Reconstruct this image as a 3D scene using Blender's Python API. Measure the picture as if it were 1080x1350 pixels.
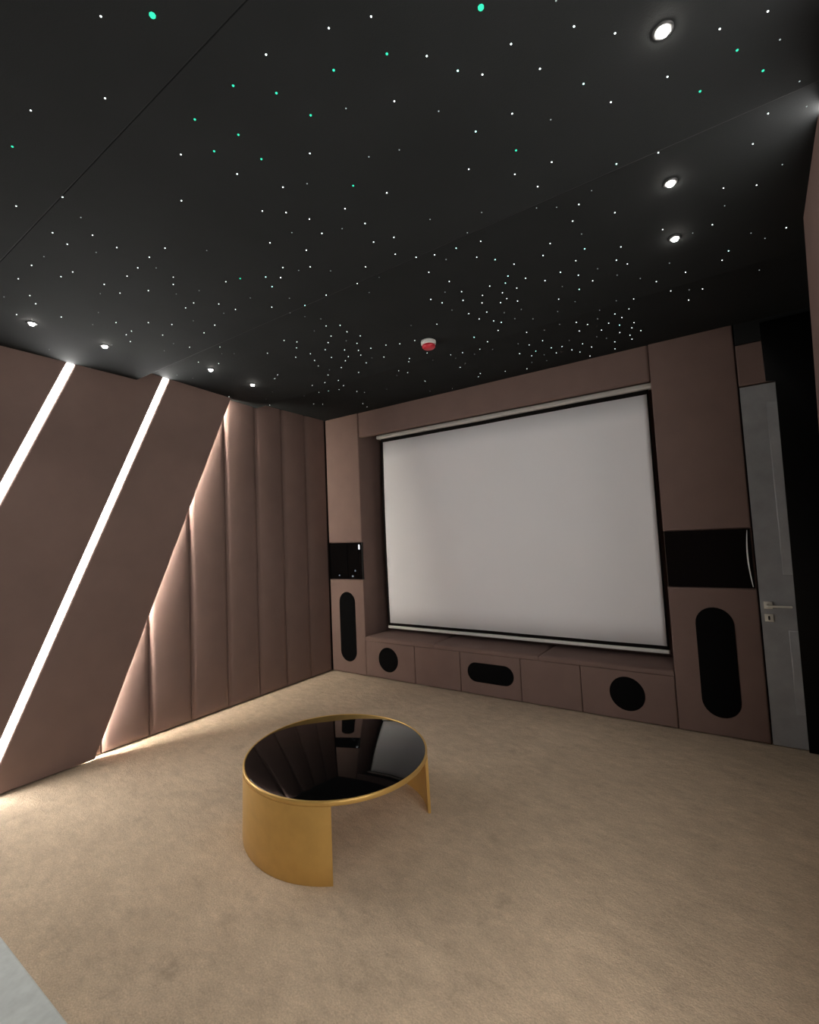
import bpy, bmesh, math, random
from mathutils import Vector, Matrix

# ------------------------------------------------------------------ scene reset
for o in list(bpy.data.objects):
    bpy.data.objects.remove(o, do_unlink=True)
scene = bpy.context.scene
col = scene.collection
random.seed(11)

# ------------------------------------------------------------------ camera
F_PX, CY_PX = 640.94, 656.81
YAW, PITCH, ROLL, CAM_H = -0.6095, 0.0725, -0.0452, 1.3695
fwd = Vector((math.sin(YAW) * math.cos(PITCH), math.cos(YAW) * math.cos(PITCH), math.sin(PITCH)))
rgt = Vector((math.cos(YAW), -math.sin(YAW), 0))
upv = rgt.cross(fwd)
cr = rgt * math.cos(ROLL) + upv * math.sin(ROLL)
cu = -rgt * math.sin(ROLL) + upv * math.cos(ROLL)
cam_data = bpy.data.cameras.new('camera')
cam = bpy.data.objects.new('camera', cam_data)
col.objects.link(cam)
m = Matrix((cr, cu, -fwd)).transposed().to_4x4()
m.translation = Vector((0, 0, CAM_H))
cam.matrix_world = m
cam_data.sensor_fit = 'HORIZONTAL'
cam_data.sensor_width = 36.0
cam_data.lens = F_PX / 1080 * 36.0
cam_data.shift_y = -(675 - CY_PX) / 1080
cam_data.clip_start = 0.02
scene.camera = cam

# ------------------------------------------------------------------ world and exposure
world = bpy.data.worlds.new('world')
scene.world = world
world.use_nodes = True
world.node_tree.nodes['Background'].inputs[0].default_value = (0.02, 0.02, 0.022, 1)
world.node_tree.nodes['Background'].inputs[1].default_value = 0.2
vs = scene.view_settings
vs.view_transform = 'Standard'
vs.look = 'None'
vs.exposure = 1.08
vs.gamma = 1.0
vs.use_curve_mapping = False

STRIP = 25.5        # radiance of the visible wall strips
HIDDEN = 112.0        # radiance of the strip tucked behind the panel edge
SPOT = 90.0         # radiance of the downlight lenses
SPOT_W = 4.0        # watts of each downlight beam
STAR = 2.5

# ------------------------------------------------------------------ materials
def new_mat(name):
    mt = bpy.data.materials.new(name)
    mt.use_nodes = True
    nt = mt.node_tree
    return mt, nt, nt.nodes['Principled BSDF']

def simple(name, colr, rough=0.5, metal=0.0, spec=0.5, noise=0.0, nscale=40.0, bump=0.0, bscale=200.0, coat=0.0):
    mt, nt, b = new_mat(name)
    b.inputs['Base Color'].default_value = (*colr, 1)
    b.inputs['Roughness'].default_value = rough
    b.inputs['Metallic'].default_value = metal
    b.inputs['Specular IOR Level'].default_value = spec
    b.inputs['Coat Weight'].default_value = coat
    tc = nt.nodes.new('ShaderNodeTexCoord')
    if noise > 0:
        n = nt.nodes.new('ShaderNodeTexNoise'); n.inputs['Scale'].default_value = nscale; n.inputs['Detail'].default_value = 4
        nt.links.new(tc.outputs['Object'], n.inputs['Vector'])
        r = nt.nodes.new('ShaderNodeMapRange')
        r.inputs['From Min'].default_value = 0.3; r.inputs['From Max'].default_value = 0.7
        r.inputs['To Min'].default_value = 1 - noise; r.inputs['To Max'].default_value = 1 + noise
        nt.links.new(n.outputs['Fac'], r.inputs['Value'])
        mx = nt.nodes.new('ShaderNodeVectorMath'); mx.operation = 'SCALE'
        mx.inputs[0].default_value = colr
        nt.links.new(r.outputs['Result'], mx.inputs['Scale'])
        nt.links.new(mx.outputs['Vector'], b.inputs['Base Color'])
    if bump > 0:
        n2 = nt.nodes.new('ShaderNodeTexNoise'); n2.inputs['Scale'].default_value = bscale; n2.inputs['Detail'].default_value = 2
        nt.links.new(tc.outputs['Object'], n2.inputs['Vector'])
        bp = nt.nodes.new('ShaderNodeBump'); bp.inputs['Strength'].default_value = bump; bp.inputs['Distance'].default_value = 0.002
        nt.links.new(n2.outputs['Fac'], bp.inputs['Height'])
        nt.links.new(bp.outputs['Normal'], b.inputs['Normal'])
    return mt

def emitter(name, colr, strength, sampled=True):
    mt = bpy.data.materials.new(name)
    mt.use_nodes = True
    nt = mt.node_tree
    nt.nodes.clear()
    e = nt.nodes.new('ShaderNodeEmission')
    e.inputs[0].default_value = (*colr, 1)
    e.inputs[1].default_value = strength
    o = nt.nodes.new('ShaderNodeOutputMaterial')
    nt.links.new(e.outputs[0], o.inputs[0])
    if not sampled:
        mt.cycles.emission_sampling = 'NONE'
    return mt

def carpet_material():
    mt, nt, b = new_mat('beige_carpet')
    b.inputs['Roughness'].default_value = 0.95
    b.inputs['Specular IOR Level'].default_value = 0.1
    b.inputs['Sheen Weight'].default_value = 0.12
    b.inputs['Sheen Roughness'].default_value = 0.5
    tc = nt.nodes.new('ShaderNodeTexCoord')
    def noise(scale, detail, rot=0.0, sx=1.0, sy=1.0, rough=0.55):
        mp = nt.nodes.new('ShaderNodeMapping')
        mp.inputs['Rotation'].default_value = (0, 0, rot)
        mp.inputs['Scale'].default_value = (sx, sy, 1)
        nt.links.new(tc.outputs['Object'], mp.inputs['Vector'])
        n = nt.nodes.new('ShaderNodeTexNoise')
        n.inputs['Scale'].default_value = scale; n.inputs['Detail'].default_value = detail
        n.inputs['Roughness'].default_value = rough
        nt.links.new(mp.outputs['Vector'], n.inputs['Vector'])
        return n.outputs['Fac']
    def rng(src, a, b2, lo, hi):
        r = nt.nodes.new('ShaderNodeMapRange')
        r.inputs['From Min'].default_value = a; r.inputs['From Max'].default_value = b2
        r.inputs['To Min'].default_value = lo; r.inputs['To Max'].default_value = hi
        nt.links.new(src, r.inputs['Value'])
        return r.outputs['Result']
    def mul(a, c):
        mm = nt.nodes.new('ShaderNodeMath'); mm.operation = 'MULTIPLY'
        nt.links.new(a, mm.inputs[0]); nt.links.new(c, mm.inputs[1])
        return mm.outputs[0]
    large = rng(noise(1.9, 6, 0.5, 1, 0.8, 0.6), 0.3, 0.7, 0.87, 1.10)
    streak = rng(noise(11.0, 5, 0.75, 0.75, 1.35, 0.68), 0.32, 0.68, 0.86, 1.11)
    smudge = rng(noise(5.0, 5, 0.0, 1, 1, 0.65), 0.60, 0.72, 1.0, 0.80)
    pile = mul(rng(noise(150.0, 3, 0.6, 0.8, 1.2, 0.7), 0.3, 0.7, 0.80, 1.16), rng(noise(34.0, 4, 0.75, 0.6, 1.6, 0.7), 0.3, 0.7, 0.91, 1.07))
    f = mul(mul(large, streak), mul(pile, smudge))
    mx = nt.nodes.new('ShaderNodeVectorMath'); mx.operation = 'SCALE'
    mx.inputs[0].default_value = CARPET
    nt.links.new(f, mx.inputs['Scale'])
    nt.links.new(mx.outputs['Vector'], b.inputs['Base Color'])
    bp = nt.nodes.new('ShaderNodeBump'); bp.inputs['Strength'].default_value = 0.6; bp.inputs['Distance'].default_value = 0.006
    ad = nt.nodes.new('ShaderNodeMath'); ad.operation = 'ADD'
    nt.links.new(noise(170.0, 2), ad.inputs[0])
    nt.links.new(rng(noise(9.0, 6, 0.75, 0.7, 1.3, 0.7), 0.3, 0.7, 0.0, 1.7), ad.inputs[1])
    nt.links.new(ad.outputs[0], bp.inputs['Height'])
    nt.links.new(bp.outputs['Normal'], b.inputs['Normal'])
    return mt

CARPET = (0.56, 0.435, 0.305)
M = {}
M['carpet'] = carpet_material()
M['taupe'] = simple('taupe_fabric', (0.188, 0.125, 0.107), 0.75, spec=0.25, noise=0.05, nscale=6, bump=0.25, bscale=420)
M['black_fabric'] = simple('black_ceiling_fabric', (0.0165, 0.0177, 0.0178), 0.9, spec=0.15, noise=0.10, nscale=2.5, bump=0.2, bscale=300)
M['grille'] = simple('black_grille_cloth', (0.004, 0.004, 0.0042), 0.95, spec=0.06, noise=0.2, nscale=300, bump=0.4, bscale=500)
M['dark_gap'] = simple('dark_backing', (0.02, 0.014, 0.012), 0.9, spec=0.1, noise=0.05)
M['glass_black'] = simple('black_glass', (0.002, 0.002, 0.0022), 0.04, spec=0.36, noise=0.02)
M['black_satin'] = simple('black_satin_board', (0.002, 0.002, 0.0022), 0.35, spec=0.15, noise=0.1, nscale=3)
M['gold'] = simple('brushed_gold', (0.60, 0.375, 0.115), 0.42, metal=0.6, noise=0.06, nscale=14, bump=0.05, bscale=90)
M['screen'] = simple('matte_white_screen', (0.90, 0.905, 0.92), 0.9, spec=0.1, noise=0.015, nscale=1.3)
M['screen_black'] = simple('black_screen_margin', (0.008, 0.006, 0.006), 0.8, spec=0.2, noise=0.05)
M['white_plastic'] = simple('white_plastic', (0.72, 0.70, 0.66), 0.45, noise=0.03)
M['reflection_white'] = simple('painted_reflection_white', (0.9, 0.9, 0.9), 0.25, noise=0.01)  # white of the bar that imitates a reflection on the right glass
M['red_plastic'] = simple('red_plastic', (0.62, 0.03, 0.05), 0.35, noise=0.05)
M['door'] = simple('grey_woodgrain', (0.30, 0.303, 0.31), 0.34, spec=0.5, noise=0.12, nscale=9, bump=0.08, bscale=60)
M['steel'] = simple('satin_nickel', (0.85, 0.83, 0.74), 0.3, metal=0.35, noise=0.03)
M['key_dark'] = simple('keyhole_dark', (0.01, 0.01, 0.01), 0.6, noise=0.05)
M['pale_stone'] = simple('pale_stone', (0.50, 0.535, 0.505), 0.6, noise=0.10, nscale=30, bump=0.15, bscale=60)
M['aluminium'] = simple('aluminium_channel', (0.55, 0.55, 0.56), 0.4, metal=0.8, noise=0.03)
M['trim_ring'] = simple('downlight_trim', (0.05, 0.05, 0.05), 0.4, noise=0.05)
M['led'] = emitter('led_diffuser', (1.0, 0.975, 0.945), STRIP)
M['led_right'] = emitter('led_diffuser_right', (1.0, 0.975, 0.945), STRIP * 0.60)
M['led_hidden'] = emitter('led_hidden_diffuser', (1.0, 0.93, 0.82), HIDDEN)
M['lens'] = emitter('downlight_lens', (1.0, 0.96, 0.87), SPOT)
M['star_w'] = emitter('star_white', (0.86, 1.0, 0.96), STAR, False)
M['star_f'] = emitter('star_faint', (0.85, 1.0, 0.95), STAR * 0.10, False)
M['star_c'] = emitter('star_cyan', (0.45, 1.0, 0.85), STAR, False)
M['star_g'] = emitter('star_green', (0.03, 0.60, 0.33), STAR * 0.36, False)
M['indicator'] = emitter('indicator_glow', (0.95, 0.97, 1.0), 0.6, False)
M['indicator_dim'] = emitter('indicator_dim_glow', (0.8, 0.9, 1.0), 0.12, False)

# ------------------------------------------------------------------ mesh helpers
def link(name, verts, faces, mat, parent=None, smooth=False, recalc=True):
    me = bpy.data.meshes.new(name)
    me.from_pydata([tuple(v) for v in verts], [], faces)
    if recalc:
        bm = bmesh.new(); bm.from_mesh(me)
        bmesh.ops.recalc_face_normals(bm, faces=bm.faces)
        bm.to_mesh(me); bm.free()
    me.materials.append(M[mat])
    if smooth:
        for p in me.polygons: p.use_smooth = True
    o = bpy.data.objects.new(name, me)
    col.objects.link(o)
    if parent is not None:
        o.parent = parent
        o.matrix_parent_inverse = Matrix.Translation(-parent_origin(parent))
    return o

def parent_origin(p):
    v = Vector(p.location)
    while p.parent is not None:
        p = p.parent
    return v if p.type == 'EMPTY' or v.length == 0 else v

def empty(name, loc):
    o = bpy.data.objects.new(name, None)
    o.empty_display_size = 0.1
    o.location = loc
    col.objects.link(o)
    return o

def tag(o, label=None, cat=None, group=None, kind=None):
    if label: o['label'] = label
    if cat: o['category'] = cat
    if group: o['group'] = group
    if kind: o['kind'] = kind
    return o

def box_mesh(x0, x1, y0, y1, z0, z1, bev=0.0, seg=3):
    bm = bmesh.new()
    vs_ = [bm.verts.new(c) for c in ((x0,y0,z0),(x1,y0,z0),(x1,y1,z0),(x0,y1,z0),(x0,y0,z1),(x1,y0,z1),(x1,y1,z1),(x0,y1,z1))]
    for f in ((3,2,1,0),(4,5,6,7),(0,1,5,4),(1,2,6,5),(2,3,7,6),(3,0,4,7)):
        bm.faces.new([vs_[i] for i in f])
    if bev > 0:
        bmesh.ops.bevel(bm, geom=list(bm.edges), offset=bev, segments=seg, profile=0.5, affect='EDGES')
    v = [tuple(p.co) for p in bm.verts]
    bm.verts.index_update()
    f = [[q.index for q in fc.verts] for fc in bm.faces]
    bm.free()
    return v, f

def box(name, x0, x1, y0, y1, z0, z1, mat, parent=None, bev=0.0, seg=3):
    v, f = box_mesh(x0, x1, y0, y1, z0, z1, bev, seg)
    return link(name, v, f, mat, parent, smooth=False)

def struct(o):
    o['kind'] = 'structure'
    return o

# 2D outline -> padded slab.  side: how (a, b, height) maps to space
def LEFT(x0):  return lambda a, b, h: (x0 + h, a, b)
def RIGHT(x0): return lambda a, b, h: (x0 - h, a, b)
def FRONT(y0): return lambda a, b, h: (a, y0 - h, b)
def UPWARD(z0): return lambda a, b, h: (a, b, z0 + h)

def inset(poly, d):
    n = len(poly); out = []
    area = sum(poly[i][0]*poly[(i+1)%n][1]-poly[(i+1)%n][0]*poly[i][1] for i in range(n))
    sg = 1 if area > 0 else -1
    for i in range(n):
        p0, p1, p2 = Vector(poly[i-1]), Vector(poly[i]), Vector(poly[(i+1) % n])
        e1 = (p1-p0).normalized(); e2 = (p2-p1).normalized()
        n1 = Vector((-e1.y, e1.x))*sg; n2 = Vector((-e2.y, e2.x))*sg
        k = 1 + n1.dot(n2)
        out.append(tuple(p1 + (n1+n2)*(d/max(k, 0.2))))
    return out

def densify(poly, step):
    out = []
    for i in range(len(poly)):
        a, b = Vector(poly[i]), Vector(poly[(i+1) % len(poly)])
        k = max(1, int((b-a).length/step))
        for j in range(k):
            out.append(tuple(a+(b-a)*(j/k)))
    return out

def pad(name, poly, fr, t, rin, rh, mat, parent=None, steps=4):
    """slab of thickness t whose front rim is rounded over rin (inwards) by rh (in height)"""
    rings = [(0.0, 0.0), (0.0, t-rh)]
    for s in range(1, steps+1):
        th = s/steps*math.pi/2
        rings.append((rin*(1-math.cos(th)), t-rh+rh*math.sin(th)))
    v = []; f = []; n = len(poly)
    for d, h in rings:
        pl = inset(poly, d) if d > 0 else poly
        v += [fr(a, b, h) for a, b in pl]
    for r in range(len(rings)-1):
        for i in range(n):
            j = (i+1) % n
            f.append((r*n+i, r*n+j, (r+1)*n+j, (r+1)*n+i))
    f.append(tuple(range(n)))
    f.append(tuple((len(rings)-1)*n+i for i in range(n)))
    o = link(name, v, f, mat, parent)
    me = o.data
    for p in me.polygons: p.use_smooth = len(p.vertices) == 4
    try:
        me.set_sharp_from_angle(angle=math.radians(50))
    except Exception:
        pass
    return o

def rect(a0, a1, b0, b1): return [(a0, b0), (a1, b0), (a1, b1), (a0, b1)]

def stadium(ca, cb, w, h, n=14):
    r = min(w, h)/2; out = []
    if h >= w:
        cs = [(ca, cb+h/2-r, 0), (ca, cb-h/2+r, math.pi)]
    else:
        cs = [(ca+w/2-r, cb, -math.pi/2), (ca-w/2+r, cb, math.pi/2)]
    for x, y, s in cs:
        for i in range(n+1):
            t = s+math.pi*i/n
            out.append((x+r*math.cos(t), y+r*math.sin(t)))
    return out

def circle(ca, cb, r, n=40):
    return [(ca+r*math.cos(2*math.pi*i/n), cb+r*math.sin(2*math.pi*i/n)) for i in range(n)]

def lathe(name, prof, c, mat, parent=None, n=28, smooth=True):
    """profile of (radius, z) turned about the vertical through c"""
    v = []; f = []
    for r, z in prof:
        for i in range(n):
            t = 2*math.pi*i/n
            v.append((c[0]+r*math.cos(t), c[1]+r*math.sin(t), c[2]+z))
    for k in range(len(prof)-1):
        for i in range(n):
            j = (i+1) % n
            f.append((k*n+i, k*n+j, (k+1)*n+j, (k+1)*n+i))
    f.append(tuple(range(n))); f.append(tuple((len(prof)-1)*n+i for i in range(n)))
    return link(name, v, f, mat, parent, smooth)

# ------------------------------------------------------------------ measurements
D = 3.693                        # front face of the columns and the bench
H = 2.6
XF, XR, XB = -3.580, -3.635, -3.665    # left wall: raised panels, recessed cushions, wall slab
RF = 0.275                       # right wall: raised panel face
SL = 0.408                       # slant of the panel edges (y per z)
TOP = 2.72
SEGS = [(-2.6, -1.5, 2.62, 2.585), (-1.5, -.42, 2.62, 2.585), (-.42, .66, 2.612, 2.603), (.66, 1.735, 2.605, 2.575), (1.735, 2.83, 2.655, 2.58), (2.83, 4.1, 2.625, 2.597)]
def ceil_z(y):
    for a, b, za, zb in SEGS:
        if a <= y <= b: return za+(zb-za)*(y-a)/(b-a)
    return 2.6

# ------------------------------------------------------------------ setting
struct(tag(box('floor', -3.8, 1.1, -2.7, 4.2, -0.1, 0.0, 'carpet'), 'beige wall to wall carpet with brushed pile marks'))
struct(tag(box('floor_step', -3.575, 0.27, -2.6, 0.566, 0.001, 0.15, 'pale_stone', None, 0.006), 'pale grey raised step along the near edge of the carpet'))

ceil = struct(tag(box('ceiling', -3.8, 1.1, -2.7, 4.2, TOP, TOP+.08, 'black_fabric'), 'black fabric ceiling dotted with star lights'))
for a, b, za, zb in SEGS:
    x0, x1 = -3.665, (1.0 if b > 2.7 else 0.31)
    e = 0.006 if abs(b-.66) < .01 else 0.012
    n = 12
    v = []; f = []
    prof = [(a, TOP-.001), (a, za+.0015), (a+.0015, za)]
    # the sheet hangs in a shallow curve and rolls up at its far edge
    for i in range(1, n):
        t = i/n
        prof.append((a+(b-a)*t, za+(zb-za)*t))
    prof += [(b-e, zb+(zb-za)*-e*.2), (b-e*.3, zb+e*.35), (b-.001, zb+e), (b-.001, TOP-.001)]
    v = [(x0, y, z) for y, z in prof]+[(x1, y, z) for y, z in prof]
    k = len(prof)
    f = [(i, i+1, k+i+1, k+i) for i in range(k-1)]+[(k-1, 0, k, 2*k-1), tuple(range(k)), tuple(range(k, 2*k))]
    link('ceiling_panel', v, f, 'black_fabric', ceil)

wl = struct(tag(box('wall_left', -3.77, XB, -2.7, 4.2, 0, TOP, 'dark_gap'), 'left wall clad in taupe padded panels'))
seams = [1.20, 1.52, 1.836, 2.156, 2.481, 2.797, 3.105, 3.405, 3.69]
for a, b in zip(seams[:-1], seams[1:]):
    pad('panel', densify(rect(a+.002, b-.002, 0.008, 2.70), 0.35), LEFT(XB), 0.032, 0.045, 0.018, 'taupe', wl, 6)
SW = 0.044/2                     # half slot width measured along y
tops = [1.931, 1.314, 0.697, 0.080]
EDGE = 2.516
def yl(top, z): return top-SL*(H-z)
def slanted(y_far, y_near, z0, z1):
    """parallelogram between two slanted lines given by their height-2.6 positions"""
    return [(yl(y_near, z0), z0), (yl(y_far, z0), z0), (yl(y_far, z1), z1), (yl(y_near, z1), z1)]
bounds = [EDGE]+tops
for i in range(2):
    far = bounds[i]-(SW if i else 0)
    pad('diagonal_panel', slanted(far, bounds[i+1]+SW, 0.008, 2.70), LEFT(-3.615), 0.035, 0.014, 0.012, 'taupe', wl)
far = tops[1]-SW
pad('diagonal_panel', [(-2.59, .008), (yl(far, .008), .008), (yl(far, 2.7), 2.7), (-2.59, 2.7)], LEFT(-3.615), 0.035, 0.014, 0.012, 'taupe', wl)

wr = empty('wall_right', (0, 0, 0)); struct(tag(wr, 'right wall clad in taupe padded panels'))
RS = -0.27                       # the far edge of the right wall leans the other way
re_ = lambda z: 2.56+0.27*(H-z)
pad('slab', [(-2.69, 0), (re_(0)-.01, 0), (re_(2.7)-.01, 2.7), (-2.69, 2.7)], RIGHT(0.40), 0.089, 0.004, 0.004, 'dark_gap', wr)
rb = [EDGE]+tops
poly = [(yl(tops[0]+SW, .008), .008), (re_(.008), .008), (re_(2.7), 2.7), (yl(tops[0]+SW, 2.7), 2.7)]
pad('diagonal_panel', poly, RIGHT(0.310), 0.035, 0.014, 0.012, 'taupe', wr)
for i in range(3):
    pad('diagonal_panel', slanted(tops[i]-SW, tops[i+1]+SW, 0.008, 2.70), RIGHT(0.310), 0.035, 0.014, 0.012, 'taupe', wr)
far = tops[3]-SW
pad('diagonal_panel', [(-2.59, .008), (yl(far, .008), .008), (yl(far, 2.7), 2.7), (-2.59, 2.7)], RIGHT(0.310), 0.035, 0.014, 0.012, 'taupe', wr)
box('alcove_side', 1.0, 1.1, 2.3, 4.2, 0, TOP, 'black_fabric', wr)
box('alcove_return', 0.401, 1.0, 2.3, 2.4, 0, TOP, 'black_fabric', wr)

struct(tag(box('wall_back', -3.77, 0.41, -2.7, -2.6, 0, TOP, 'taupe'), 'taupe wall behind the viewer'))

wf = struct(tag(box('wall_front', -3.66, 0.999, 4.1, 4.2, 0, TOP, 'taupe'), 'taupe screen wall at the far end of the room'))
box('pelmet', -3.181, -0.500, 3.700, 3.760, 2.358, 2.70, 'taupe', wf, 0.018, 4)
box('filler', 0.001, 0.998, 3.745, 4.099, 0.0, 2.71, 'dark_gap', wf)
pad('lintel_panel', rect(0.002, 0.95, 2.203, 2.468), FRONT(3.744), 0.05, 0.012, 0.010, 'taupe', wf)
pad('black_band', rect(0.002, 0.95, 2.472, 2.70), FRONT(3.744), 0.045, 0.006, 0.006, 'black_fabric', wf)

# door
door = struct(tag(box('door_1', 0.004, 0.86, 3.700, 3.742, 0.006, 2.195, 'door', None, 0.002), 'dark grey woodgrain door with lever handle beside the right column'))
for z0, z1 in ((1.02, 2.08), (0.20, 0.69)):
    pad('door_panel', rect(0.131, 0.73, z0, z1), FRONT(3.700), 0.006, 0.006, 0.005, 'door', door, 2)
hd = pad('door_handle', rect(0.022, 0.065, 0.815, 0.858), FRONT(3.700), 0.009, 0.002, 0.002, 'steel', door, 2)
v, f = box_mesh(0.036, 0.050, 3.646, 3.692, 0.830, 0.844, 0.004, 2)
v2, f2 = box_mesh(0.036, 0.158, 3.636, 3.650, 0.831, 0.843, 0.004, 2)
link('lever', v+v2, f+[[i+len(v) for i in q] for q in f2], 'steel', hd)
kp = pad('keyhole_plate', rect(0.021, 0.065, 0.738, 0.784), FRONT(3.700), 0.007, 0.002, 0.002, 'steel', door, 2)
pad('keyhole', stadium(0.043, 0.760, 0.010, 0.026, 6), FRONT(3.6932), 0.0012, 0.0004, 0.0004, 'key_dark', kp, 1)

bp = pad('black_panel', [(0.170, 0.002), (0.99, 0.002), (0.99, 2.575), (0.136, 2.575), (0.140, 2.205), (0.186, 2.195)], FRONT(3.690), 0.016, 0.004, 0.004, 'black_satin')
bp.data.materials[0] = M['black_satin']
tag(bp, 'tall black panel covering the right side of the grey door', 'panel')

# ------------------------------------------------------------------ speaker columns
def column(x0, x1, label, gear):
    r = empty('speaker_column', ((x0+x1)/2, D, 0))
    tag(r, label, 'column', 'columns either side of the screen')
    cx = (x0+x1)/2
    box('body', x0, x1, D+.031, 4.099, 0.0, 2.70, 'taupe', r)
    pad('upper_panel', rect(x0, x1, 1.309, 2.69), FRONT(D+.0305), 0.030, 0.012, 0.010, 'taupe', r)
    lp = pad('lower_panel', rect(x0, x1, 0.006, 0.933), FRONT(D+.0305), 0.030, 0.012, 0.010, 'taupe', r)
    pad('speaker_grille', stadium(cx+.006, 0.465, 0.212, 0.690), FRONT(D), 0.004, 0.003, 0.003, 'grille', lp, 2)
    return r

lc = column(-3.634, -3.184, 'taupe upholstered column in the left corner with black equipment window', True)
gp = pad('equipment_window', rect(-3.628, -3.192, 0.938, 1.304), FRONT(D+.0305), 0.027, 0.004, 0.004, 'glass_black', lc)
tag(gp, 'black glass equipment window with small indicator lights')
for x, z, w, h, mt in ((-3.222, 1.258, .018, .052, 'indicator'), (-3.283, 1.022, .016, .018, 'indicator_dim'), (-3.318, .968, .024, .016, 'indicator_dim'), (-3.50, .975, .018, .012, 'indicator_dim')):
    pad('indicator_light', stadium(x, z, w, h, 5), FRONT(D+.0035), 0.0015, 0.0005, 0.0005, mt, gp, 1)
rc = column(-0.496, -0.004, 'taupe upholstered column beside the grey door with plain black glass window', False)
# black glass whose right-hand edge is turned back
v = []; f = []
prof = [(-0.490, D+.030), (-0.490, D+.004), (-0.0185, D+.004), (-0.018, D+.004)]
for i in range(1, 9):
    t = i/8*math.pi/2
    prof.append((-0.018+.008*math.sin(t), D+.004+.026*(1-math.cos(t))))
k = len(prof)
v = [(x, y, .938) for x, y in prof]+[(x, y, 1.304) for x, y in prof]
f = [(i, i+1, k+i+1, k+i) for i in range(k-1)]+[(k-1, 0, k, 2*k-1), tuple(range(k)), tuple(range(k, 2*k))]
g2 = link('equipment_window', v, f, 'glass_black', rc)
for p in g2.data.polygons: p.use_smooth = len(p.vertices) == 4
g2.data.set_sharp_from_angle(angle=math.radians(40))
hb = []  # white bar modelled in place of a light strip's reflection in the glass
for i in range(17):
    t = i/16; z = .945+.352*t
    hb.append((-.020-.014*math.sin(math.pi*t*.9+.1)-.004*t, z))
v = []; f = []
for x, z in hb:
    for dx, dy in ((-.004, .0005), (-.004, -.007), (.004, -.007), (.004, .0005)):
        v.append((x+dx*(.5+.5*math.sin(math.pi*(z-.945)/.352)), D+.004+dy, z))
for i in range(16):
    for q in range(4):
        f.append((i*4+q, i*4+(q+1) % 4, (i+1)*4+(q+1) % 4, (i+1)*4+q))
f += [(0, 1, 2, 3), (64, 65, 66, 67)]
tag(link('painted_reflection', v, f, 'reflection_white', g2), 'bowed white bar imitating a light reflection at the right edge of the black glass')
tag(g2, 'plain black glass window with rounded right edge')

# ------------------------------------------------------------------ bench under the screen
bn = empty('media_bench', (-1.84, D, 0))
tag(bn, 'low taupe upholstered bench with black speaker grilles under the projection screen', 'bench')
box('body', -3.182, -0.498, D+.031, 4.098, 0.0, 0.345, 'dark_gap', bn)
bx_ = [-3.182, -2.604, -2.133, -1.586, -1.118, -0.498]
fps = []
for a, b in zip(bx_[:-1], bx_[1:]):
    fps.append(pad('front_panel', rect(a+.002, b-.002, 0.008, 0.343), FRONT(D+.0305), 0.030, 0.010, 0.008, 'taupe', bn))
pad('speaker_grille', circle(-2.907, 0.188, 0.114), FRONT(D), 0.004, 0.003, 0.003, 'grille', fps[0], 2)
pad('speaker_grille', stadium(-1.852, 0.190, 0.415, 0.158), FRONT(D), 0.004, 0.003, 0.003, 'grille', fps[2], 2)
pad('speaker_grille', circle(-0.803, 0.187, 0.116), FRONT(D), 0.004, 0.003, 0.003, 'grille', fps[4], 2)
for a, b in ((-3.182, -2.39), (-2.39, -1.43), (-1.43, -0.498)):
    pad('top_cushion', rect(a+.002, b-.002, D-.002, 4.097), UPWARD(0.3465), 0.042, 0.030, 0.022, 'taupe', bn, 5)

# ------------------------------------------------------------------ projection screen
SY = 3.97
sc = empty('projection_screen', (-1.8, SY, 0.43))
tag(sc, 'pull down white projection screen with black margins in white roller casing', 'screen')
sx0, sx1 = -3.092, -0.553
NX, NZ = 72, 10
def wave(x):
    u = (x-sx0)/(sx1-sx0)
    w = 0.009*math.sin(u*9.5+.6)+0.006*math.sin(u*23+1.0)
    w += 0.020*math.exp(-u/0.035)+0.020*math.exp(-(1-u)/0.05)   # edges curl towards the room
    return w
def sheet(name, x0, x1, z0, z1, off, mat, parent, nx, nz):
    v = []; f = []
    for s in (0, 1):
        for j in range(nz+1):
            for i in range(nx+1):
                x = x0+(x1-x0)*i/nx; z = z0+(z1-z0)*j/nz
                v.append((x, SY-wave(x)*(0.35+0.65*math.sin(math.pi*min(1, max(0, (2.36-z)/1.9))*.9+.1))-off+s*.0012, z))
    W = nx+1; B = W*(nz+1)
    for j in range(nz):
        for i in range(nx):
            a = j*W+i
            f.append((a, a+1, a+W+1, a+W)); f.append((B+a, B+a+W, B+a+W+1, B+a+1))
    for i in range(nx):
        f.append((i, B+i, B+i+1, i+1)); a = nz*W+i; f.append((a, a+1, B+a+1, B+a))
    for j in range(nz):
        a = j*W; f.append((a, a+W, B+a+W, B+a)); a = j*W+nx; f.append((a, B+a, B+a+W, a+W))
    return link(name, v, f, mat, parent, smooth=True)
sh = sheet('screen_border', sx0, sx1, 0.452, 2.366, 0.0, 'screen_black', sc, NX, NZ)
sheet('screen_surface', sx0+.026, sx1-.012, 0.478, 2.327, 0.0030, 'screen', sc, NX, NZ)
box('casing', -3.135, -0.505, SY-.045, SY+.035, 2.362, 2.401, 'white_plastic', sc, 0.012, 4)
box('bottom_bar', -3.095, -0.552, SY-.016, SY+.012, 0.424, 0.451, 'white_plastic', sc, 0.006, 3)

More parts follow.
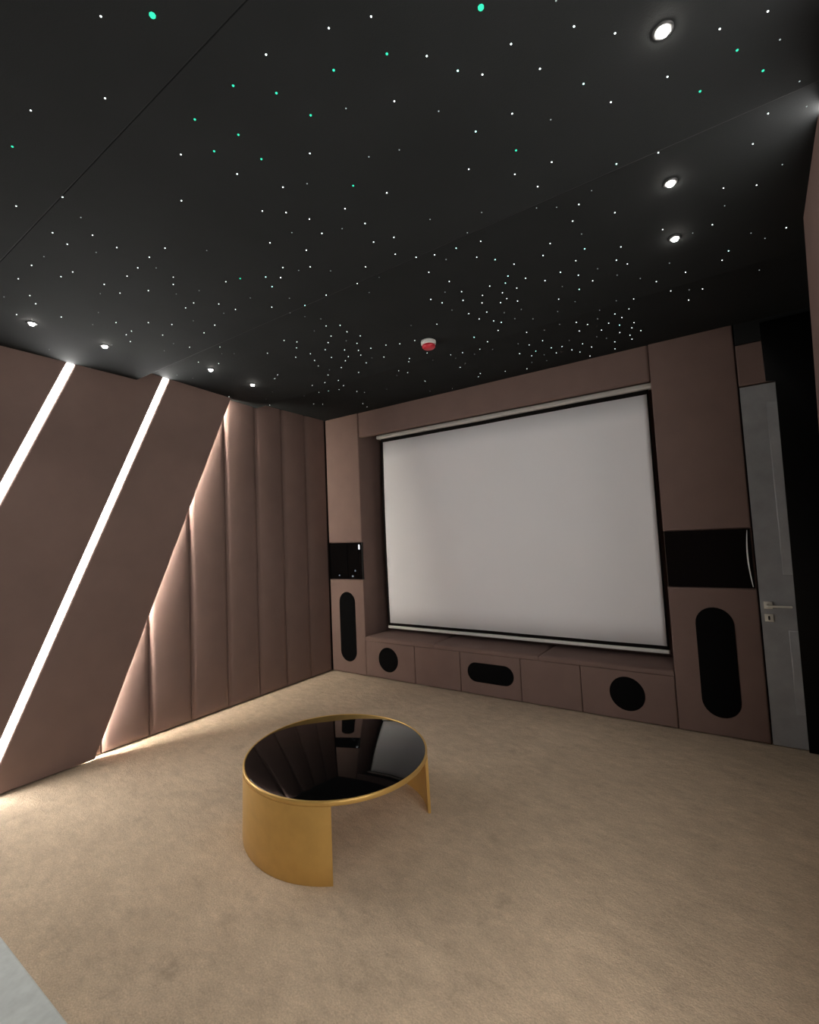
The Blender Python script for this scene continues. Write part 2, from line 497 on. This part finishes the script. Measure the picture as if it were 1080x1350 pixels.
# ------------------------------------------------------------------ wall light strips
def strip(x_front, side, top, label):
    fr = (LEFT if side < 0 else RIGHT)
    r = empty('led_strip_light', (x_front, yl(top, 0), 0))
    tag(r, label, 'strip light', 'slanted light strips set into the side walls')
    zt = ceil_z(top)-.002
    back = -3.663 if side < 0 else 0.3095
    depth = 0.045 if side < 0 else 0.010
    pad('channel', slanted(top+SW-.001, top-SW+.001, 0.008, zt), fr(back), depth, 0.001, 0.001, 'aluminium', r, 1)
    base = -3.663+.0455 if side < 0 else 0.3095-.0105
    t = (XF-0.005-base) if side < 0 else (base-(RF+0.005))
    pad('diffuser', slanted(top+SW-.002, top-SW+.002, 0.010, zt), fr(base), t, 0.006, 0.004, 'led' if side < 0 else 'led_right', r, 3)
    return r
strip(XF, -1, tops[0], 'bright slanted light strip on left wall, nearest the recessed cushions')
strip(XF, -1, tops[1], 'bright slanted light strip cut by the left edge of the picture')

for k, (nm) in enumerate(('nearest', 'second nearest', 'unseen, added for light, third nearest', 'unseen, added for light, fourth nearest')):
    strip(RF, 1, tops[k], 'slanted light strip on right wall, %s the grey door' % nm)  # the last two strips are unseen, added to brighten screen and carpet
hs = empty('edge_light', (-3.625, yl(EDGE, 0), 0))
tag(hs, 'light strip tucked behind the slanted panel edge, washing the recessed cushions', 'strip light')
zt = 2.575
pad('channel', slanted(EDGE-.0405, EDGE-.056, 0.010, zt), LEFT(-3.632), 0.016, 0.001, 0.001, 'aluminium', hs, 1)
pad('diffuser', slanted(EDGE-.029, EDGE-.040, 0.010, zt), LEFT(-3.632), 0.016, 0.003, 0.003, 'led_hidden', hs, 2)

# ------------------------------------------------------------------ coffee table
TC = Vector((-1.772, 1.808)); TA, TB = 0.484, 0.442
U = Vector((-0.8625, 0.506)); V2 = Vector((-0.506, -0.8625)); TH = 0.320
def ell(phi, d=0.0, s=1.0):
    p = TC+U*((TA*s-d)*math.cos(phi))+V2*((TB*s-d)*math.sin(phi))
    return p
ct = empty('coffee_table', (TC.x, TC.y, 0))
tag(ct, 'oval coffee table with black glass top on curved gold legs', 'table')
N = 96
v = []; f = []
sec = [(0.0075, TH), (0.0035, TH), (0.001, TH-.0015), (0.0, TH-.004), (0.0, TH-.018), (0.002, TH-.021), (0.010, TH-.021), (0.010, TH-.003), (0.0085, TH-.001)]
k = len(sec)
for i in range(N):
    for d, z in sec:
        p = ell(2*math.pi*i/N, d); v.append((p.x, p.y, z))
for i in range(N):
    j = (i+1) % N
    for s in range(k):
        q = (s+1) % k
        f.append((i*k+s, i*k+q, j*k+q, j*k+s))
rim = link('rim', v, f, 'gold', ct, smooth=True)
rim.data.set_sharp_from_angle(angle=math.radians(45))
gl = pad('table_top', [tuple(ell(2*math.pi*i/N, 0.0105)) for i in range(N)], UPWARD(TH-.012), 0.0105, 0.002, 0.002, 'glass_black', ct, 2)
pad('under_plate', [tuple(ell(2*math.pi*i/N, 0.0115)) for i in range(N)], UPWARD(TH-.0205), 0.008, 0.001, 0.001, 'gold', ct, 1)
def leg(a0, a1):
    n = 32; v = []; f = []
    zs = [0.0, 0.004, 0.1, 0.2, TH-.0212]
    for i in range(n+1):
        ph = math.radians(a0+(a1-a0)*i/n)
        for z in zs:
            s = 1.0+0.012*(1-z/(TH-.0212))
            for d in (0.0, 0.014):
                p = ell(ph, d+(0.002 if z == 0 and d == 0 else 0), s); v.append((p.x, p.y, z))
    R = len(zs)*2
    for i in range(n):
        for q in range(len(zs)-1):
            a = i*R+q*2; b = (i+1)*R+q*2
            f.append((a, b, b+2, a+2)); f.append((a+1, a+3, b+3, b+1))
        a = i*R; b = (i+1)*R
        f.append((a, a+1, b+1, b)); a += R-2; b += R-2; f.append((a, b, b+1, a+1))
    for i in (0, n):
        for q in range(len(zs)-1):
            a = i*R+q*2; f.append((a, a+2, a+3, a+1))
    o = link('leg', v, f, 'gold', ct, smooth=True)
    o.data.set_sharp_from_angle(angle=math.radians(40))
leg(66, 159.5)
leg(246, 339.5)

# ------------------------------------------------------------------ ceiling fittings
def downlight(x, y, label, lit):
    z = ceil_z(y)
    r = empty('downlight', (x, y, z))
    tag(r, label, 'downlight', 'ceiling downlights')
    lathe('trim', [(0.013, 0.010), (0.013, -.002), (0.022, -.002), (0.025, .0005), (0.025, 0.012)], (x, y, z-.002), 'trim_ring', r, 28)
    lathe('lens', [(0.0125, 0.006), (0.0125, -.003), (0.011, -.008), (0.007, -.0105), (0.003, -.0115)], (x, y, z-.002), 'lens', r, 20)
    if lit:
        ld = bpy.data.lights.new('downlight_beam', 'SPOT')
        ld.energy = SPOT_W; ld.spot_size = math.radians(84); ld.spot_blend = 0.9; ld.shadow_soft_size = 0.02
        ld.color = (1.0, 0.93, 0.82)
        lo = bpy.data.objects.new('downlight_beam', ld); col.objects.link(lo)
        lo.parent = r; lo.location = (0, 0, -.022)
downlight(-0.084, 1.311, 'largest downlight, at the top right, nearest the viewer', True)
downlight(-0.148, 2.013, 'middle of the three downlights in the right-hand row', True)
downlight(-0.177, 2.380, 'downlight of the right-hand row closest to the screen wall', True)
downlight(-3.100, 0.946, 'leftmost downlight, above the strip cut by the picture edge', True)
downlight(-3.121, 1.318, 'second downlight from the left, above between the two light strips', True)
downlight(-3.150, 2.045, 'dim downlight above the strip nearest the recessed cushions', True)
downlight(-3.161, 2.417, 'downlight above the top of the slanted panel edge', True)

sd = empty('smoke_detector', (-1.607, 2.594, ceil_z(2.594)))
tag(sd, 'red ceiling detector with white base in front of the screen', 'detector')
c = (-1.607, 2.594, ceil_z(2.594)-.001)
lathe('base', [(0.046, .004), (0.048, -.004), (0.047, -.020), (0.042, -.024)], c, 'white_plastic', sd, 32)
lathe('cover', [(0.0415, -.0242), (0.0425, -.030), (0.041, -.040), (0.034, -.047), (0.014, -.050)], c, 'red_plastic', sd, 32)

# star lights: fibre ends in the ceiling fabric
STARS = {
'w': [(-1.148,0.476), (-1.365,0.577), (-1.567,0.47), (-0.645,0.855), (-0.744,0.814), (-0.917,0.765), (-0.734,1.065), (-0.26,1.168), (-0.402,1.115), (-0.59,1.013), (-0.497,1.144), (-0.366,1.222), (-0.236,1.442), (-0.481,1.305), (-0.182,1.246), (0.129,1.414), (0.032,1.392), (-0.092,1.454), (0.145,1.873), (0.105,1.983), (-1.388,0.808), (-1.582,0.921), (-1.892,0.662), (-2.066,0.58), (-2.142,0.717), (-2.038,0.816), (-2.179,0.78), (-2.047,0.91), (-1.898,1.031), (-2.011,1.024), (-2.463,0.748), (-2.129,1.033), (-2.384,0.875), (-2.633,0.751), (-2.466,0.859), (-2.233,1.036), (-2.079,1.167), (-2.139,1.2), (-2.386,1.005), (-2.284,1.157), (-2.411,1.086), (-2.767,0.835), (-2.226,1.355), (-1.06,1.05), (-1.317,0.964), (-1.243,1.096), (-0.972,1.337), (-1.398,1.13), (-1.335,1.189), (-1.146,1.307), (-1.293,1.267), (-1.141,1.416), (-1.317,1.357), (-1.529,1.271), (-1.449,1.396), (-1.189,1.527), (-1.104,1.554), (-1.169,1.65), (-1.627,1.421), (-1.527,1.492), (-1.332,1.644), (-1.699,1.469), (-1.927,1.336), (-1.454,1.727), (-1.647,1.713), (-0.685,1.417), (-0.569,1.533), (-0.449,1.557), (-0.527,1.637), (-0.461,1.926), (-0.51,2.008), (-0.881,1.901), (-0.636,2.095), (-0.692,2.16), (-0.58,2.288), (-1.098,1.863), (-1.11,1.724), (-0.948,1.993), (-0.828,2.144), (-1.194,1.962), (-0.828,2.287), (-0.756,2.364), (-0.669,2.338), (-0.605,2.415), (-0.56,2.506), (-1.153,2.089), (-1.005,2.246), (-0.899,2.344), (-1.148,2.207), (-1.075,2.304), (-0.978,2.342), (-0.983,2.409), (-0.946,2.467), (-1.32,2.176), (-1.289,2.242), (-1.184,2.288), (-0.757,2.578), (-1.112,2.371), (-0.154,1.731), (0.116,2.215), (0.013,2.16), (-0.355,2.058), (-0.036,2.374), (-0.212,2.285), (0.22,2.58), (-0.384,2.304), (-0.016,2.689), (-0.423,2.396), (-0.387,2.458), (-0.168,2.698), (-0.299,2.704), (-0.26,2.946), (-0.117,3.032), (-0.426,2.814), (-0.192,3.128), (-2.838,0.881), (-3.045,0.863), (-2.9,1.013), (-2.749,1.217), (-2.615,1.324), (-2.791,1.318), (-2.863,1.323), (-2.94,1.381), (-2.305,1.358), (-2.138,1.439), (-2.121,1.525), (-1.955,1.626), (-2.538,1.414), (-2.709,1.453), (-2.499,1.583), (-2.365,1.564), (-2.751,1.643), (-2.761,1.861), (-2.588,2.106), (-3.101,1.917), (-3.007,2.015), (-3.563,2.481), (-1.992,2.062), (-1.918,2.105), (-1.941,2.19), (-2.061,2.175), (-2.141,2.23), (-1.911,2.279), (-1.997,2.346), (-2.231,2.294), (-2.129,2.372), (-2.06,2.432), (-2.096,2.498), (-1.972,2.455), (-2.15,2.619), (-2.182,2.466), (-2.246,2.506), (-2.354,2.579), (-2.286,2.408), (-2.359,2.281), (-2.416,2.374), (-2.467,2.459), (-2.346,2.043), (-2.296,2.105), (-2.365,2.164), (-2.483,2.262), (-2.837,2.398), (-2.917,2.436), (-2.53,2.623), (-2.546,2.751), (-2.664,2.722), (-2.791,2.709), (-2.685,2.962), (-2.97,2.958), (-2.789,3.018), (-2.705,3.152), (-2.67,3.212), (-3.258,3.173), (-3.201,3.233), (-2.906,3.464), (-2.947,3.575), (-2.311,2.722), (-3.586,2.93), (-1.441,2.43), (-1.777,2.514), (-1.861,2.476), (-1.988,2.615), (-1.671,2.532), (-1.71,2.736), (-1.859,2.739), (-1.895,2.782), (-2.127,2.977), (-2.098,3.056), (-2.105,3.314), (-1.653,2.96), (-1.568,2.978), (-1.723,3.223), (-1.667,3.446), (-1.715,3.508), (-2.03,3.631), (-1.227,2.432), (-1.028,2.428), (-1.135,2.476), (-1.207,2.522), (-1.148,2.592), (-1.119,2.636), (-1.178,2.718), (-1.3,2.82), (-1.445,3.002), (-1.083,2.948), (-1.146,3.152), (-1.26,3.259), (-1.206,3.353), (-1.049,3.143), (-1.044,3.302), (-1.046,3.415), (-0.977,3.327), (-0.941,3.433), (-1.336,3.59), (-1.492,3.531), (-0.487,3.024), (-0.568,3.04), (-0.545,3.118), (-0.604,3.343), (-0.628,3.148), (-0.738,3.081), (-0.786,3.006), (-0.807,3.145), (-0.69,3.225), (-0.5,3.243), (-0.526,3.316), (-0.488,3.401), (-0.559,3.432), (-0.562,3.511), (-0.665,3.482), (-0.693,3.616), (-0.85,3.372), (-0.816,3.472), (-0.908,3.512), (-0.871,3.64)],
'f': [(-0.859,1.0), (-0.824,1.211), (-0.277,1.085), (-0.65,1.168), (-0.396,1.394), (0.156,1.516), (0.206,1.693), (0.243,1.913), (-1.959,0.745), (-2.349,0.756), (-2.148,0.874), (-2.067,1.082), (-2.096,1.305), (-2.876,0.765), (-2.489,1.031), (-2.211,1.255), (-0.919,1.174), (-1.164,1.135), (-1.233,1.385), (-1.408,1.281), (-1.778,1.144), (-1.589,1.48), (-1.478,1.571), (-1.418,1.854), (-1.547,1.931), (-1.963,1.499), (-1.813,1.621), (-0.605,1.847), (-0.538,1.89), (-0.4,1.881), (-0.926,1.551), (-0.748,1.638), (-0.85,1.712), (-0.503,2.112), (-1.073,1.924), (-0.513,2.414), (-1.221,2.16), (-0.702,2.468), (-0.693,2.656), (0.191,2.151), (0.012,2.273), (0.147,2.612), (0.097,2.534), (-0.222,2.569), (0.133,2.997), (-0.109,2.386), (-0.36,2.625), (-0.177,2.996), (-2.699,1.109), (-2.87,1.151), (-3.43,1.136), (-3.571,1.418), (-3.073,1.337), (-2.205,1.513), (-2.408,1.462), (-2.773,1.554), (-2.92,1.576), (-2.843,1.93), (-2.774,1.978), (-3.452,1.959), (-3.415,2.064), (-2.011,1.91), (-1.93,1.727), (-1.955,1.982), (-2.095,2.064), (-2.029,2.278), (-2.065,2.578), (-2.453,2.558), (-3.138,2.944), (-3.169,2.621), (-3.356,2.705), (-1.285,2.342), (-1.575,2.354), (-2.2,3.053), (-1.807,2.965), (-1.657,3.037), (-1.652,3.173), (-1.515,3.059), (-2.219,3.566), (-2.471,3.272), (-1.057,2.54), (-1.376,3.061), (-0.951,2.706), (-1.036,2.641), (-0.964,2.562), (-1.198,3.084), (-0.981,2.988), (-1.128,3.396), (-0.906,3.256), (-0.877,2.967), (-0.805,2.706), (-1.154,3.521), (-1.255,3.484), (-0.448,2.527), (-0.629,2.931), (-0.667,3.039), (-0.741,3.313), (-0.696,3.383), (-0.507,2.778)],
'c': [(-0.545,1.095), (-0.284,1.336), (-0.596,1.296), (-1.749,1.424), (-1.793,1.496), (-0.521,2.223), (-0.993,1.879), (-0.886,2.059), (-0.892,2.218), (-0.928,2.268), (-0.639,2.546), (-0.276,1.698), (0.012,2.623), (-1.807,1.719), (-2.878,2.981), (-1.341,2.713), (-1.151,3.289), (-0.58,3.221)],
'g': [(-1.758,0.482), (-1.235,0.763), (-0.669,0.947), (-0.808,0.897), (-1.056,0.766), (-0.98,0.85), (-0.956,0.955), (-1.18,0.871), (-1.293,0.863), (-0.525,1.439), (0.066,1.482), (0.122,1.592), (-0.023,1.559), (-1.201,0.972), (-1.044,1.238), (-1.851,1.36)],
'G': [(-1.051,0.546), (-0.425,0.993)],
}
def dome(r):
    v = []; f = []; n = 8
    for rr, z in ((1.0, 0.05), (0.95, -.3), (0.6, -.7)):
        for i in range(n):
            t = 2*math.pi*i/n; v.append((r*rr*math.cos(t), r*rr*math.sin(t), r*z))
    v.append((0, 0, -r*.9))
    for k in range(2):
        for i in range(n):
            j = (i+1) % n; f.append((k*n+i, (k+1)*n+i, (k+1)*n+j, k*n+j))
    for i in range(n): f.append((2*n+i, 3*n, 2*n+(i+1) % n))
    f.append(tuple(range(n)))
    return v, f
def star_mesh(r, mat):
    me = bpy.data.meshes.new('star_light'); v, f = dome(r); me.from_pydata(v, [], f); me.materials.append(M[mat]); return me
SM = {'w': star_mesh(.0022, 'star_w'), 'f': star_mesh(.0022, 'star_f'), 'c': star_mesh(.0024, 'star_c'), 'g': star_mesh(.0034, 'star_g'), 'G': star_mesh(.0075, 'star_g')}
count = 0; rest = []
for k in 'Ggcwf':
    for x, y in STARS[k]:
        if count < 296:
            o = bpy.data.objects.new('star_light', SM[k]); col.objects.link(o)
            o.parent = ceil; o.location = (x, y, ceil_z(y)-.0004); count += 1
        else:
            rest.append((x, y, k))
v = []; f = []
for x, y, k in rest:
    dv, df = dome(.0022); b = len(v)
    v += [(x+a, y+c2, ceil_z(y)-.0004+d) for a, c2, d in dv]; f += [[i+b for i in q] for q in df]
if v:
    o = link('star_lights', v, f, 'star_f', ceil); o['kind'] = 'stuff'
